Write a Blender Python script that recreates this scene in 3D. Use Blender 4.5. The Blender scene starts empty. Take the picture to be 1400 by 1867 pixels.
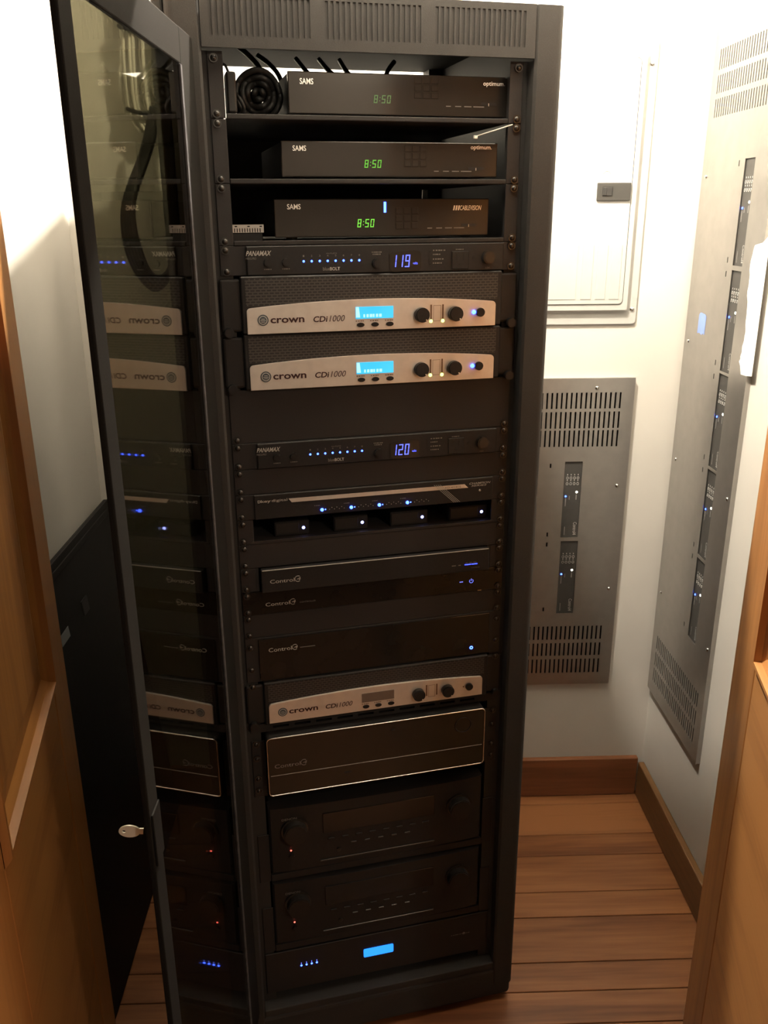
import bpy, bmesh, math, random
from mathutils import Matrix, Vector
random.seed(7)
C = bpy.context.scene.collection
SC = bpy.context.scene
PI = math.pi

# ---------------------------------------------------------------- camera, light, exposure
cam = bpy.data.cameras.new('camera'); cam_ob = bpy.data.objects.new('camera', cam); C.objects.link(cam_ob)
cam.sensor_fit = 'VERTICAL'; cam.sensor_height = 36.0; cam.lens = 30.588; cam.clip_start = 0.02
_r = Vector((0.999538, -0.029866, -0.005619)); _d = Vector((-0.015104, -0.327776, -0.944635)); _f = Vector((0.026371, 0.944283, -0.328076))
m = Matrix.Identity(4)
for i in range(3):
    m[i][0] = _r[i]; m[i][1] = -_d[i]; m[i][2] = -_f[i]
m[0][3], m[1][3], m[2][3] = -0.025792, -1.443002, 1.673094
cam_ob.matrix_world = m
SC.camera = cam_ob

w = bpy.data.worlds.new('world'); SC.world = w; w.use_nodes = True
w.node_tree.nodes['Background'].inputs[0].default_value = (1.0, .62, .34, 1)
w.node_tree.nodes['Background'].inputs[1].default_value = 0.006

VS = SC.view_settings
VS.view_transform = 'Standard'; VS.look = 'None'; VS.gamma = 1.0; VS.use_curve_mapping = False; VS.exposure = 0.0

def lamp(name, kind, loc, power, col, size=.1, rot=None, sy=None):
    l = bpy.data.lights.new(name, kind); l.energy = power; l.color = col
    if kind == 'AREA':
        l.size = size
        if sy: l.shape = 'RECTANGLE'; l.size_y = sy
    else:
        l.shadow_soft_size = size
    o = bpy.data.objects.new(name, l); C.objects.link(o); o.location = loc
    if rot: o.rotation_euler = rot
    return o
lamp('closet_ceiling_lamp', 'POINT', (.0755, .170, 2.494), 190, (1, .90, .75), .018)
# the lamp of the room the picture is taken from, behind the camera
lamp('room_ceiling_lamp', 'POINT', (1.1, -2.2, 2.42), 36, (1, .82, .62), .06)

# ---------------------------------------------------------------- materials
def sock(b, *names):
    for n in names:
        if n in b.inputs: return b.inputs[n]
def mat(name, col, rough=.5, metal=0.0, spec=.5, emit=None, es=0.0, noise=0.0, nscale=40, bump=0.0, coat=0.0):
    mt = bpy.data.materials.new(name); mt.use_nodes = True
    nt = mt.node_tree; b = nt.nodes['Principled BSDF']
    b.inputs['Base Color'].default_value = (*col, 1); b.inputs['Roughness'].default_value = rough
    b.inputs['Metallic'].default_value = metal; sock(b, 'Specular IOR Level').default_value = spec
    if coat: sock(b, 'Coat Weight').default_value = coat
    if emit:
        sock(b, 'Emission Color').default_value = (*emit, 1); sock(b, 'Emission Strength').default_value = es
    if noise or bump:
        tc = nt.nodes.new('ShaderNodeTexCoord'); n = nt.nodes.new('ShaderNodeTexNoise')
        n.inputs['Scale'].default_value = nscale; n.inputs['Detail'].default_value = 4
        nt.links.new(tc.outputs['Object'], n.inputs['Vector'])
        if noise:
            r = nt.nodes.new('ShaderNodeValToRGB')
            r.color_ramp.elements[0].position = .3; r.color_ramp.elements[1].position = .7
            r.color_ramp.elements[0].color = (*[c * (1 - noise) for c in col], 1)
            r.color_ramp.elements[1].color = (*[min(1, c * (1 + noise)) for c in col], 1)
            nt.links.new(n.outputs['Fac'], r.inputs[0]); nt.links.new(r.outputs[0], b.inputs['Base Color'])
        if bump:
            bp = nt.nodes.new('ShaderNodeBump'); bp.inputs['Strength'].default_value = bump; bp.inputs['Distance'].default_value = .002
            nt.links.new(n.outputs['Fac'], bp.inputs['Height']); nt.links.new(bp.outputs[0], b.inputs['Normal'])
    return mt
def wood(name, c1, c2, axis, rough=.45, per_object=True, knots=False):
    mt = bpy.data.materials.new(name); mt.use_nodes = True
    nt = mt.node_tree; b = nt.nodes['Principled BSDF']; L = nt.links
    tc = nt.nodes.new('ShaderNodeTexCoord'); mp = nt.nodes.new('ShaderNodeMapping')
    s = [14, 14, 14]; s[axis] = .9; mp.inputs['Scale'].default_value = s
    oi = nt.nodes.new('ShaderNodeObjectInfo')
    ad = nt.nodes.new('ShaderNodeVectorMath'); ad.operation = 'ADD'
    mu = nt.nodes.new('ShaderNodeVectorMath'); mu.operation = 'SCALE'; mu.inputs['Scale'].default_value = 37.0
    cb = nt.nodes.new('ShaderNodeCombineXYZ')
    for k in range(3): L.new(oi.outputs['Random'], cb.inputs[k])
    L.new(cb.outputs[0], mu.inputs[0]); L.new(tc.outputs['Object'], mp.inputs['Vector'])
    L.new(mp.outputs[0], ad.inputs[0]); L.new(mu.outputs[0], ad.inputs[1])
    n1 = nt.nodes.new('ShaderNodeTexNoise'); n1.inputs['Scale'].default_value = 1.3; n1.inputs['Detail'].default_value = 6; n1.inputs['Distortion'].default_value = .6
    n2 = nt.nodes.new('ShaderNodeTexNoise'); n2.inputs['Scale'].default_value = 7; n2.inputs['Detail'].default_value = 5
    L.new(ad.outputs[0], n1.inputs['Vector']); L.new(ad.outputs[0], n2.inputs['Vector'])
    mx = nt.nodes.new('ShaderNodeMath'); mx.operation = 'MULTIPLY_ADD'; mx.inputs[1].default_value = .45
    L.new(n2.outputs['Fac'], mx.inputs[0]); L.new(n1.outputs['Fac'], mx.inputs[2])
    ma = nt.nodes.new('ShaderNodeMath'); ma.operation = 'MULTIPLY_ADD'; ma.inputs[1].default_value = .30 if per_object else 0
    L.new(oi.outputs['Random'], ma.inputs[0]); L.new(mx.outputs[0], ma.inputs[2])
    r = nt.nodes.new('ShaderNodeValToRGB'); r.color_ramp.elements[0].position = .5; r.color_ramp.elements[1].position = 1.08 if False else 1.0
    r.color_ramp.elements[0].color = (*c1, 1); r.color_ramp.elements[1].color = (*c2, 1)
    L.new(ma.outputs[0], r.inputs[0])
    out = r.outputs[0]
    if knots:
        vo = nt.nodes.new('ShaderNodeTexVoronoi'); vo.inputs['Scale'].default_value = 2.3
        L.new(tc.outputs['Object'], vo.inputs['Vector'])
        kr = nt.nodes.new('ShaderNodeValToRGB'); kr.color_ramp.elements[0].position = .03; kr.color_ramp.elements[1].position = .09
        kr.color_ramp.elements[0].color = (.35, .3, .28, 1); kr.color_ramp.elements[1].color = (1, 1, 1, 1)
        L.new(vo.outputs['Distance'], kr.inputs[0])
        mm = nt.nodes.new('ShaderNodeMixRGB'); mm.blend_type = 'MULTIPLY'; mm.inputs[0].default_value = 1
        L.new(out, mm.inputs[1]); L.new(kr.outputs[0], mm.inputs[2]); out = mm.outputs[0]
    L.new(out, b.inputs['Base Color']); b.inputs['Roughness'].default_value = rough
    bp = nt.nodes.new('ShaderNodeBump'); bp.inputs['Strength'].default_value = .12; bp.inputs['Distance'].default_value = .002
    L.new(n2.outputs['Fac'], bp.inputs['Height']); L.new(bp.outputs[0], b.inputs['Normal'])
    return mt

M = {}
M['plaster'] = mat('plaster', (.57, .55, .51), .85, noise=.03, nscale=6, bump=.1)
M['ceiling'] = mat('ceiling_paint', (.60, .58, .54), .9, noise=.02, nscale=5)
M['powder'] = mat('black_powder_coat', (.046, .0445, .043), .55, spec=.12, noise=.10, nscale=900, bump=.10)
M['door_black'] = mat('satin_black_door_frame', (.018, .017, .016), .7, spec=.02, noise=.1, nscale=500)
M['panel'] = mat('satin_black_panel', (.032, .030, .030), .45, spec=.2, noise=.08, nscale=500)
M['device'] = mat('black_device_metal', (.024, .023, .023), .42, spec=.22, noise=.08, nscale=300)
M['chassis'] = mat('chassis_black', (.016, .015, .015), .6, spec=.2, noise=.1, nscale=60)
M['gloss'] = mat('gloss_black_plastic', (.034, .029, .025), .10, noise=.05, nscale=20)
M['gloss_dark'] = mat('piano_black_plastic', (.012, .0115, .011), .10, spec=.4, noise=.05, nscale=20)
M['smoke'] = mat('smoked_window', (.030, .024, .018), .14, spec=.35, noise=.05, nscale=20)
M['grey_strip'] = mat('mottled_grey_strip', (.075, .075, .08), .9, spec=.02, noise=.25, nscale=60)
M['rubber'] = mat('black_rubber', (.018, .017, .016), .55, noise=.1, nscale=90)
M['cord'] = mat('black_cord', (.020, .019, .018), .45, noise=.1, nscale=60)
M['knob'] = mat('black_knob', (.018, .017, .017), .38, spec=.3, noise=.1, nscale=200)
M['silver'] = mat('brushed_silver', (.78, .74, .70), .36, metal=.55, noise=.05, nscale=60)
M['chrome'] = mat('bright_metal', (.75, .73, .70), .22, metal=1.0, noise=.04, nscale=90)
M['screw'] = mat('black_oxide_screw', (.07, .068, .066), .30, metal=.8, noise=.08, nscale=200)
M['nickel'] = mat('nickel_key', (.93, .93, .86), .30, metal=.25, noise=.03, nscale=90)
M['white_ink'] = mat('silvered_lettering', (.95, .94, .90), .30, metal=.6, noise=.03, nscale=90)
M['grey_ink'] = mat('grey_ink', (.46, .45, .43), .6, noise=.03, nscale=90)
M['dim_ink'] = mat('dim_grey_ink', (.20, .19, .18), .6, noise=.03, nscale=90)
M['maroon'] = mat('dark_maroon_ink', (.040, .008, .010), .5, noise=.05, nscale=90)
M['navy'] = mat('slate_blue_ink', (.045, .065, .085), .5, noise=.05, nscale=90)
M['palegrey'] = mat('pale_grey_ink', (.45, .46, .46), .5, noise=.05, nscale=90)
M['brown_led'] = mat('unlit_led_strip', (.16, .09, .05), .5, noise=.2, nscale=300)
M['lcd_off'] = mat('unlit_lcd', (.17, .13, .11), .35, noise=.05, nscale=60)
M['grey_paint'] = mat('grey_enclosure_paint', (.40, .385, .365), .30, metal=.9, noise=.05, nscale=30, bump=.03)
M['enamel'] = mat('light_grey_enamel', (.41, .41, .395), .35, noise=.02, nscale=20)
M['latch_grey'] = mat('dark_grey_latch_plastic', (.032, .031, .028), .45, noise=.06, nscale=80)
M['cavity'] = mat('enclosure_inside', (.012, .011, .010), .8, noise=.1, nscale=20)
M['module'] = mat('black_module_face', (.042, .040, .037), .5, noise=.08, nscale=60)
M['tape'] = mat('blue_masking_tape', (.22, .32, .72), .75, noise=.05, nscale=80)
M['paper'] = mat('torn_white_paper', (.88, .87, .84), .85, noise=.03, nscale=50)
M['label'] = mat('grey_label', (.20, .21, .22), .6, noise=.05, nscale=50)
M['cable'] = mat('pale_cable_jacket', (.55, .53, .47), .5, noise=.06, nscale=40)
M['tie'] = mat('white_cable_tie', (.85, .83, .78), .4, noise=.03, nscale=40)
M['pine_x'] = wood('pine_boards_along_x', (.145, .050, .018), (.345, .145, .056), 0, .38, True, True)
M['base_x'] = wood('stained_baseboard_along_x', (.12, .042, .016), (.26, .10, .042), 0, .42, False)
M['base_y'] = wood('stained_baseboard_along_y', (.10, .050, .016), (.20, .10, .038), 1, .42, False)
M['door_z'] = wood('pine_door_vertical_grain', (.205, .074, .021), (.47, .215, .070), 2, .36)
M['door_x'] = wood('pine_door_cross_grain', (.205, .074, .021), (.47, .215, .070), 0, .36)
def led(name, col, s): return mat(name, (.02, .02, .02), .4, emit=col, es=s)
M['led_blue'] = led('lit_blue_led', (.03, .05, 1.0), 6)
M['led_ice'] = led('lit_ice_blue_led', (.035, .085, 1.0), 12)
M['led_white'] = led('lit_white_led', (.32, .36, 1.0), 7)
M['led_green'] = led('lit_green_led', (.72, 1.0, .22), 3.2)
M['led_warm'] = led('lit_warm_white_led', (1.0, .96, .78), 5)
M['led_red'] = led('lit_red_led', (1.0, .12, .08), 4)
M['led_dimblue'] = led('dim_blue_indicator', (.16, .20, 1.0), 1.6)
M['seg_blue'] = led('blue_segment_display', (.10, .13, 1.0), 2.6)
M['seg_green'] = led('green_segment_display', (.14, .62, .04), 1.0)
M['seg_green_b'] = led('bright_green_segment_display', (.20, .80, .06), 1.1)
M['seg_green_d'] = led('dim_green_segment_display', (.09, .20, .05), 1.0)
def lcd_mat():
    mt = bpy.data.materials.new('lit_lcd'); mt.use_nodes = True; nt = mt.node_tree; b = nt.nodes['Principled BSDF']
    tc = nt.nodes.new('ShaderNodeTexCoord'); n = nt.nodes.new('ShaderNodeTexNoise'); n.inputs['Scale'].default_value = 9
    r = nt.nodes.new('ShaderNodeValToRGB'); r.color_ramp.elements[0].position = .35; r.color_ramp.elements[1].position = .7
    r.color_ramp.elements[0].color = (.03, .50, .95, 1); r.color_ramp.elements[1].color = (.10, .72, 1.0, 1)
    nt.links.new(tc.outputs['Object'], n.inputs['Vector']); nt.links.new(n.outputs['Fac'], r.inputs[0])
    nt.links.new(r.outputs[0], sock(b, 'Emission Color')); sock(b, 'Emission Strength').default_value = 1.15
    b.inputs['Base Color'].default_value = (.02, .05, .06, 1); b.inputs['Roughness'].default_value = .2
    return mt
M['lcd'] = lcd_mat()
M['lcd_ink'] = led('lcd_pale_characters', (.45, .90, 1.0), 1.2)
M['lcd_blue'] = led('lit_blue_lcd', (.015, .20, 1.0), 2.2)
def grille_mat():
    mt = bpy.data.materials.new('perforated_grille'); mt.use_nodes = True; nt = mt.node_tree; b = nt.nodes['Principled BSDF']
    tc = nt.nodes.new('ShaderNodeTexCoord'); mp = nt.nodes.new('ShaderNodeMapping'); mp.inputs['Rotation'].default_value = (PI / 2, 0, 0)
    br = nt.nodes.new('ShaderNodeTexBrick'); br.inputs['Scale'].default_value = 1.0
    br.inputs['Color1'].default_value = (.006, .006, .006, 1); br.inputs['Color2'].default_value = (.012, .011, .011, 1)
    br.inputs['Mortar'].default_value = (.050, .046, .044, 1)
    br.inputs['Brick Width'].default_value = .0085; br.inputs['Row Height'].default_value = .0043; br.inputs['Mortar Size'].default_value = .0011
    nt.links.new(tc.outputs['Object'], mp.inputs[0]); nt.links.new(mp.outputs[0], br.inputs['Vector'])
    nt.links.new(br.outputs['Color'], b.inputs['Base Color']); b.inputs['Roughness'].default_value = .5
    return mt
M['grille'] = grille_mat()
def glass_mat():
    mt = bpy.data.materials.new('smoked_door_glazing'); mt.use_nodes = True; nt = mt.node_tree
    for n in list(nt.nodes): nt.nodes.remove(n)
    out = nt.nodes.new('ShaderNodeOutputMaterial'); mix = nt.nodes.new('ShaderNodeMixShader')
    tr = nt.nodes.new('ShaderNodeBsdfTransparent'); gl = nt.nodes.new('ShaderNodeBsdfGlossy'); fr = nt.nodes.new('ShaderNodeFresnel')
    tr.inputs[0].default_value = (.33, .325, .265, 1); gl.inputs[0].default_value = (.95, .95, .95, 1); gl.inputs['Roughness'].default_value = .03
    fr.inputs['IOR'].default_value = 1.36
    ge = nt.nodes.new('ShaderNodeNewGeometry'); io = nt.nodes.new('ShaderNodeMapRange')
    io.inputs['To Min'].default_value = 1.38; io.inputs['To Max'].default_value = 1 / 1.38
    nt.links.new(ge.outputs['Backfacing'], io.inputs['Value']); nt.links.new(io.outputs[0], fr.inputs['IOR'])
    nt.links.new(fr.outputs[0], mix.inputs[0]); nt.links.new(tr.outputs[0], mix.inputs[1]); nt.links.new(gl.outputs[0], mix.inputs[2])
    nt.links.new(mix.outputs[0], out.inputs[0])
    return mt
M['glazing'] = glass_mat()

# ---------------------------------------------------------------- builders
class MB:
    def __init__(s): s.bm = bmesh.new()
    def box(s, x0, x1, y0, y1, z0, z1, bev=0, seg=2):
        b = bmesh.new()
        bmesh.ops.create_cube(b, size=1)
        for v in b.verts:
            v.co = Vector(((x0 + x1) / 2 + v.co.x * (x1 - x0), (y0 + y1) / 2 + v.co.y * (y1 - y0), (z0 + z1) / 2 + v.co.z * (z1 - z0)))
        if bev: bmesh.ops.bevel(b, geom=b.edges[:], offset=bev, segments=seg, affect='EDGES', profile=.5)
        s._add(b); return s
    def _add(s, b):
        me = bpy.data.meshes.new('tmp'); b.to_mesh(me); b.free(); s.bm.from_mesh(me); bpy.data.meshes.remove(me)
    def prism(s, pts, a0, a1, axis='y', bev=0):
        b = bmesh.new(); n = len(pts)
        def P(p, a):
            return {'y': (p[0], a, p[1]), 'x': (a, p[0], p[1]), 'z': (p[0], p[1], a)}[axis]
        A = [b.verts.new(P(p, a0)) for p in pts]; B = [b.verts.new(P(p, a1)) for p in pts]
        b.faces.new(A); b.faces.new(B[::-1])
        for i in range(n): b.faces.new((A[i], B[i], B[(i + 1) % n], A[(i + 1) % n]))
        bmesh.ops.recalc_face_normals(b, faces=b.faces[:])
        if bev:
            es = [e for e in b.edges if all(v in A for v in e.verts)]
            bmesh.ops.bevel(b, geom=es, offset=bev, segments=2, affect='EDGES')
        s._add(b); return s
    def cyl(s, c, r, h, axis='y', seg=20, r2=None, bev=0):
        b = bmesh.new()
        bmesh.ops.create_cone(b, cap_ends=True, segments=seg, radius1=r, radius2=r if r2 is None else r2, depth=h)
        if bev:
            es = [e for e in b.edges if abs(e.verts[0].co.z - e.verts[1].co.z) < 1e-6]
            bmesh.ops.bevel(b, geom=es, offset=bev, segments=2, affect='EDGES')
        R = {'y': Matrix.Rotation(PI / 2, 4, 'X'), 'x': Matrix.Rotation(PI / 2, 4, 'Y'), 'z': Matrix.Identity(4)}[axis]
        bmesh.ops.transform(b, matrix=Matrix.Translation(c) @ R, verts=b.verts)
        s._add(b); return s
    def dome(s, c, r, h, seg=14):          # a screw or LED head facing -y, base at c
        b = bmesh.new(); rings = []
        for k in range(4):
            a = k / 4 * PI / 2
            rings.append([b.verts.new((c[0] + r * math.cos(a) * math.cos(t), c[1] - h * math.sin(a), c[2] + r * math.cos(a) * math.sin(t))) for t in [2 * PI * i / seg for i in range(seg)]])
        top = b.verts.new((c[0], c[1] - h, c[2]))
        for k in range(3):
            for i in range(seg): b.faces.new((rings[k][i], rings[k][(i + 1) % seg], rings[k + 1][(i + 1) % seg], rings[k + 1][i]))
        for i in range(seg): b.faces.new((rings[3][i], rings[3][(i + 1) % seg], top))
        b.faces.new(rings[0][::-1])
        bmesh.ops.recalc_face_normals(b, faces=b.faces[:])
        for f in b.faces: f.smooth = True
        s._add(b); return s
    def tube(s, pts, r, seg=8, closed=False):
        P = [Vector(p) for p in pts]; b = bmesh.new(); rings = []; n = len(P); up = Vector((0, 0, 1))
        prev = None
        for i, p in enumerate(P):
            t = (P[(i + 1) % n] - P[i - 1]) if closed else (P[min(i + 1, n - 1)] - P[max(i - 1, 0)])
            t.normalize()
            if prev is None:
                a = t.cross(up)
                if a.length < 1e-3: a = t.cross(Vector((1, 0, 0)))
            else:
                a = prev - t * prev.dot(t)
            a.normalize(); prev = a; c = t.cross(a)
            rings.append([b.verts.new(p + (a * math.cos(q) + c * math.sin(q)) * r) for q in [2 * PI * k / seg for k in range(seg)]])
        for i in range(n if closed else n - 1):
            A, B = rings[i], rings[(i + 1) % n]
            for k in range(seg): b.faces.new((A[k], A[(k + 1) % seg], B[(k + 1) % seg], B[k]))
        if not closed: b.faces.new(rings[0][::-1]); b.faces.new(rings[-1])
        bmesh.ops.recalc_face_normals(b, faces=b.faces[:])
        for f in b.faces: f.smooth = True
        s._add(b); return s
    def text(s, t, x0, x1, z0, z1, y, bold=0, shear=0, keep=False, plane='xz', c=0):
        """flat lettering filling the box; 'xz' faces -y; 'zx' is turned a quarter so that it reads downwards"""
        cu = bpy.data.curves.new('lettering', 'FONT'); cu.body = t; cu.resolution_u = 3; cu.offset = bold; cu.shear = shear
        ob = bpy.data.objects.new('lettering_source', cu); me = bpy.data.meshes.new_from_object(ob)
        bpy.data.objects.remove(ob); bpy.data.curves.remove(cu)
        xs = [v.co.x for v in me.vertices]; ys = [v.co.y for v in me.vertices]
        ax, bx, ay, by = min(xs), max(xs), min(ys), max(ys)
        for v in me.vertices:
            u = (v.co.x - ax) / (bx - ax); q = (v.co.y - ay) / (by - ay)
            if plane == 'xz': v.co = (x0 + u * (x1 - x0), y, z0 + q * (z1 - z0))
            else: v.co = (x0 + q * (x1 - x0), y, z1 - u * (z1 - z0))
        s.bm.from_mesh(me); bpy.data.meshes.remove(me); return s
    def quad(s, pts):
        s.bm.faces.new([s.bm.verts.new(p) for p in pts]); return s
    def segs(s, t, x0, x1, z0, z1, y, th=.16, slant=.12):
        """seven-segment characters, each segment its own little bar"""
        D = {'0': 'abcdef', '1': 'bc', '2': 'abged', '5': 'afgcd', '8': 'abcdefg', '9': 'abcdfg', '7': 'abc'}
        n = sum(.45 if ch == ':' else 1 for ch in t); W = (x1 - x0) / n; H = z1 - z0; x = x0
        for ch in t:
            if ch == ':':
                for q in (.3, .7):
                    zc = z0 + q * H; xc = x + W * .2 + slant * H * q; r = th * W * .5
                    s.quad([(xc - r, y, zc - r), (xc + r, y, zc - r), (xc + r, y, zc + r), (xc - r, y, zc + r)])
                x += W * .45; continue
            w0, w1 = x + W * .1, x + W * .78; T = th * W; h = H / 2; g = T * .25
            bars = {'a': (w0, w1, z0 + H - T, z0 + H), 'd': (w0, w1, z0, z0 + T), 'g': (w0, w1, z0 + h - T / 2, z0 + h + T / 2),
                    'f': (w0, w0 + T, z0 + h + g, z0 + H - g), 'b': (w1 - T, w1, z0 + h + g, z0 + H - g), 'e': (w0, w0 + T, z0 + g, z0 + h - g), 'c': (w1 - T, w1, z0 + g, z0 + h - g)}
            for k in D[ch]:
                a, b_, c_, d_ = bars[k]
                s.quad([(a + slant * (c_ - z0), y, c_), (b_ + slant * (c_ - z0), y, c_), (b_ + slant * (d_ - z0), y, d_), (a + slant * (d_ - z0), y, d_)])
            x += W
        return s
    def obj(s, name, m_, parent=None, off=(0, 0, 0), smooth=False):
        me = bpy.data.meshes.new(name)
        if off != (0, 0, 0): bmesh.ops.translate(s.bm, verts=s.bm.verts, vec=(-off[0], -off[1], -off[2]))
        if smooth:
            for f in s.bm.faces: f.smooth = True
        s.bm.to_mesh(me); s.bm.free(); me.materials.append(m_)
        o = bpy.data.objects.new(name, me); C.objects.link(o)
        if parent: o.parent = parent
        return o

def tag(o, label, cat, group=None):
    o['label'] = label; o['category'] = cat
    if group: o['group'] = group
    return o
RACK = math.radians(12.3)
RM = Matrix.Rotation(RACK, 4, 'Z')
class Thing:
    """an Empty at the thing's base; parts are given in the frame's own coordinates"""
    def __init__(s, name, label, cat, off, rot=0.0, group=None, world=None):
        s.o = bpy.data.objects.new(name, None); C.objects.link(s.o); s.off = tuple(off); s.o.empty_display_size = .05
        s.o.location = Matrix.Rotation(rot, 3, 'Z') @ Vector(off) if world is None else world
        s.o.rotation_euler = (0, 0, rot); tag(s.o, label, cat, group)
    def part(s, name, mb, m_, parent=None, label=None, stuff=False, smooth=False):
        o = mb.obj(name, m_, parent or s.o, s.off, smooth)
        if label: o['label'] = label
        if stuff: o['kind'] = 'stuff'
        return o
    def many(s, name, mesh_obj, pts, parent=None):
        """copies of one part moved to pts (offsets from the first)"""
        for p in pts:
            c = mesh_obj.copy(); C.objects.link(c); c.parent = parent or mesh_obj.parent; c.location = mesh_obj.location + Vector(p)
def rack_thing(name, label, cat, z, group=None, x=0, y=0): return Thing(name, label, cat, (x, y, z), RACK, group)

def complement_boxes(x0, x1, z0, z1, holes):
    zs = sorted({z0, z1, *[h[2] for h in holes], *[h[3] for h in holes]})
    zs = [z for z in zs if z0 <= z <= z1]
    for a, b in zip(zs, zs[1:]):
        if b - a < 1e-6: continue
        mid = (a + b) / 2; hs = sorted([(h[0], h[1]) for h in holes if h[2] <= mid <= h[3]]); x = x0
        for h in hs:
            if h[0] > x: yield x, h[0], a, b
            x = max(x, h[1])
        if x < x1: yield x, x1, a, b

# ---------------------------------------------------------------- the setting
def struct(o): o['kind'] = 'structure'; return o
LX, RX, BY, CZ, FY = -.71, .806, .757, 2.56, -.22
T = .10
struct(MB().box(LX - T, RX + T, BY, BY + T, 0, CZ).obj('wall_back', M['plaster']))
struct(MB().box(LX - T, LX, -.32, BY, 0, CZ).obj('wall_left', M['plaster']))
struct(MB().box(RX, RX + T, -.32, BY, 0, CZ).obj('wall_right', M['plaster']))
fw = MB()
fw.box(LX, -.524, -.32, -.22, 0, 2.06); fw.box(.613, RX, -.32, -.22, 0, 2.06); fw.box(LX, RX, -.32, -.22, 2.06, CZ)
struct(fw.obj('wall_front', M['plaster']))
struct(MB().box(LX - T, RX + T, -.32, BY + T, CZ, CZ + .05).obj('ceiling', M['ceiling']))
fl = struct(MB().box(-1.6, 1.7, -2.6, BY + .02, -.06, -.020).obj('floor', M['cavity']))
edges = [BY + .01, .702, .568, .484, .351, .267, .130, .050, -.034]
while edges[-1] > -2.5: edges.append(edges[-1] - (.134 if len(edges) % 2 else .084))
for a, b in zip(edges, edges[1:]):
    xs = [-1.6, 1.7]
    if random.random() < .35: xs = [-1.6, random.uniform(-.4, .9), 1.7]
    for xa, xb in zip(xs, xs[1:]):
        p = MB().box(xa + .0008, xb - .0008, b + .0011, a - .0011, -.0195, random.uniform(-.0006, .0), .0012, 1).obj('plank', M['pine_x'], fl)
BH = .128
bb = MB().box(LX, RX - .018, BY - .018, BY - .0002, .0005, BH, .003); struct(bb.obj('baseboard_back', M['base_x']))
bb = MB().box(RX - .018, RX - .0002, FY, BY - .0186, .0005, BH - .012, .003); struct(bb.obj('baseboard_right', M['base_y']))
bb = MB().box(LX + .0002, LX + .018, FY, BY - .0186, .0005, BH, .003); struct(bb.obj('baseboard_left', M['base_y']))

# ---- wooden closet doors, both swung open towards the room
def closet_door(name, P, ang, side, stile, wpan, zrail):
    """side -1: leaf thickness lies to the -local y; local x runs from hinge towards the room"""
    root = bpy.data.objects.new(name, None); C.objects.link(root); root.location = P; root.rotation_euler = (0, 0, ang); root['kind'] = 'structure'
    th = .036; y0, y1 = (0, th) if side > 0 else (-th, 0)
    def part(n, mb, mm, label=None):
        o = mb.obj(n, mm, root)
        if label: o['label'] = label
        return o
    H = 2.03; W = stile * 2 + wpan
    part('stile', MB().box(0, stile, y0, y1, .01, H, .003), M['door_z'])
    part('stile', MB().box(stile + wpan, W, y0, y1, .01, H, .003), M['door_z'])
    rails = [(.01, .13), (.25, zrail), (H - .12, H)]
    for a, b in rails: part('rail', MB().box(stile, stile + wpan, y0 + .0005, y1 - .0005, a, b, .002), M['door_x'])
    fy = y0 if side > 0 else y1; sgn = 1 if side > 0 else -1     # the face seen by the camera
    for a, b in ((rails[0][1], rails[1][0]), (rails[1][1], rails[2][0])):
        x0, x1 = stile, stile + wpan
        part('panel', MB().box(x0, x1, (y0 + y1) / 2 - .006, (y0 + y1) / 2 + .006, a, b), M['door_z'])
        ins = MB()
        fa = fy + sgn * .004
        # raised field with sloping sides
        bm = ins.bm; e = .045
        o4 = [(x0 + .018, a + .018), (x1 - .018, a + .018), (x1 - .018, b - .018), (x0 + .018, b - .018)]
        i4 = [(x0 + e + .018, a + e + .018), (x1 - e - .018, a + e + .018), (x1 - e - .018, b - e - .018), (x0 + e + .018, b - e - .018)]
        vo = [bm.verts.new((p[0], fy + sgn * .012, p[1])) for p in o4]; vi = [bm.verts.new((p[0], fa, p[1])) for p in i4]
        bm.faces.new(vi)
        for k in range(4): bm.faces.new((vo[k], vo[(k + 1) % 4], vi[(k + 1) % 4], vi[k]))
        bmesh.ops.recalc_face_normals(bm, faces=bm.faces[:])
        part('raised_field', ins, M['door_z'])
        prof = [(0, .0), (.007, -.007), (.013, -.007), (.015, .003), (.026, .0105)]
        for k in range(4):
            mo = MB(); pa, pb = [((x0, a), (x1, a)), ((x1, a), (x1, b)), ((x1, b), (x0, b)), ((x0, b), (x0, a))][k]
            d = Vector((pb[0] - pa[0], pb[1] - pa[1])); Ln = d.length; d.normalize(); nrm = Vector((-d.y, d.x))
            A = [mo.bm.verts.new((pa[0] + d.x * u + nrm.x * u, fy + sgn * v, pa[1] + d.y * u + nrm.y * u)) for u, v in prof]
            B = [mo.bm.verts.new((pb[0] - d.x * u + nrm.x * u, fy + sgn * v, pb[1] - d.y * u + nrm.y * u)) for u, v in prof]
            for q in range(len(prof)): mo.bm.faces.new((A[q], B[q], B[(q + 1) % 5], A[(q + 1) % 5]))
            bmesh.ops.recalc_face_normals(mo.bm, faces=mo.bm.faces[:])
            part('moulding', mo, M['door_x'] if k % 2 == 0 else M['door_z'])
    return root
rw = MB().box(-1.6, 1.34, -2.66, -2.6, -.02, 2.6); struct(rw.obj('wall_rear', M['plaster']))
struct(MB().box(1.34, 1.9, -2.65, -2.58, -.02, 2.2, .004).obj('trim_1', M['door_z']))
closet_door('door_1', (-.5, -.2, 0), math.atan2(-.982, .19), -1, .115, .385, 1.02)
closet_door('door_2', (.6, -.155, 0), math.atan2(-.975, -.22), 1, .135, .385, 1.015)

# ---------------------------------------------------------------- the equipment rack (rack frame: x along the face, y into the rack)
U = .04445
def zu(n): return 1.80 - n * U
rk = rack_thing('equipment_rack', 'tall black steel equipment rack with open smoked door, filled with electronics', 'equipment rack', 0)
FYR = -.026; XI, XO, D0 = .250, .297, .62
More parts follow.
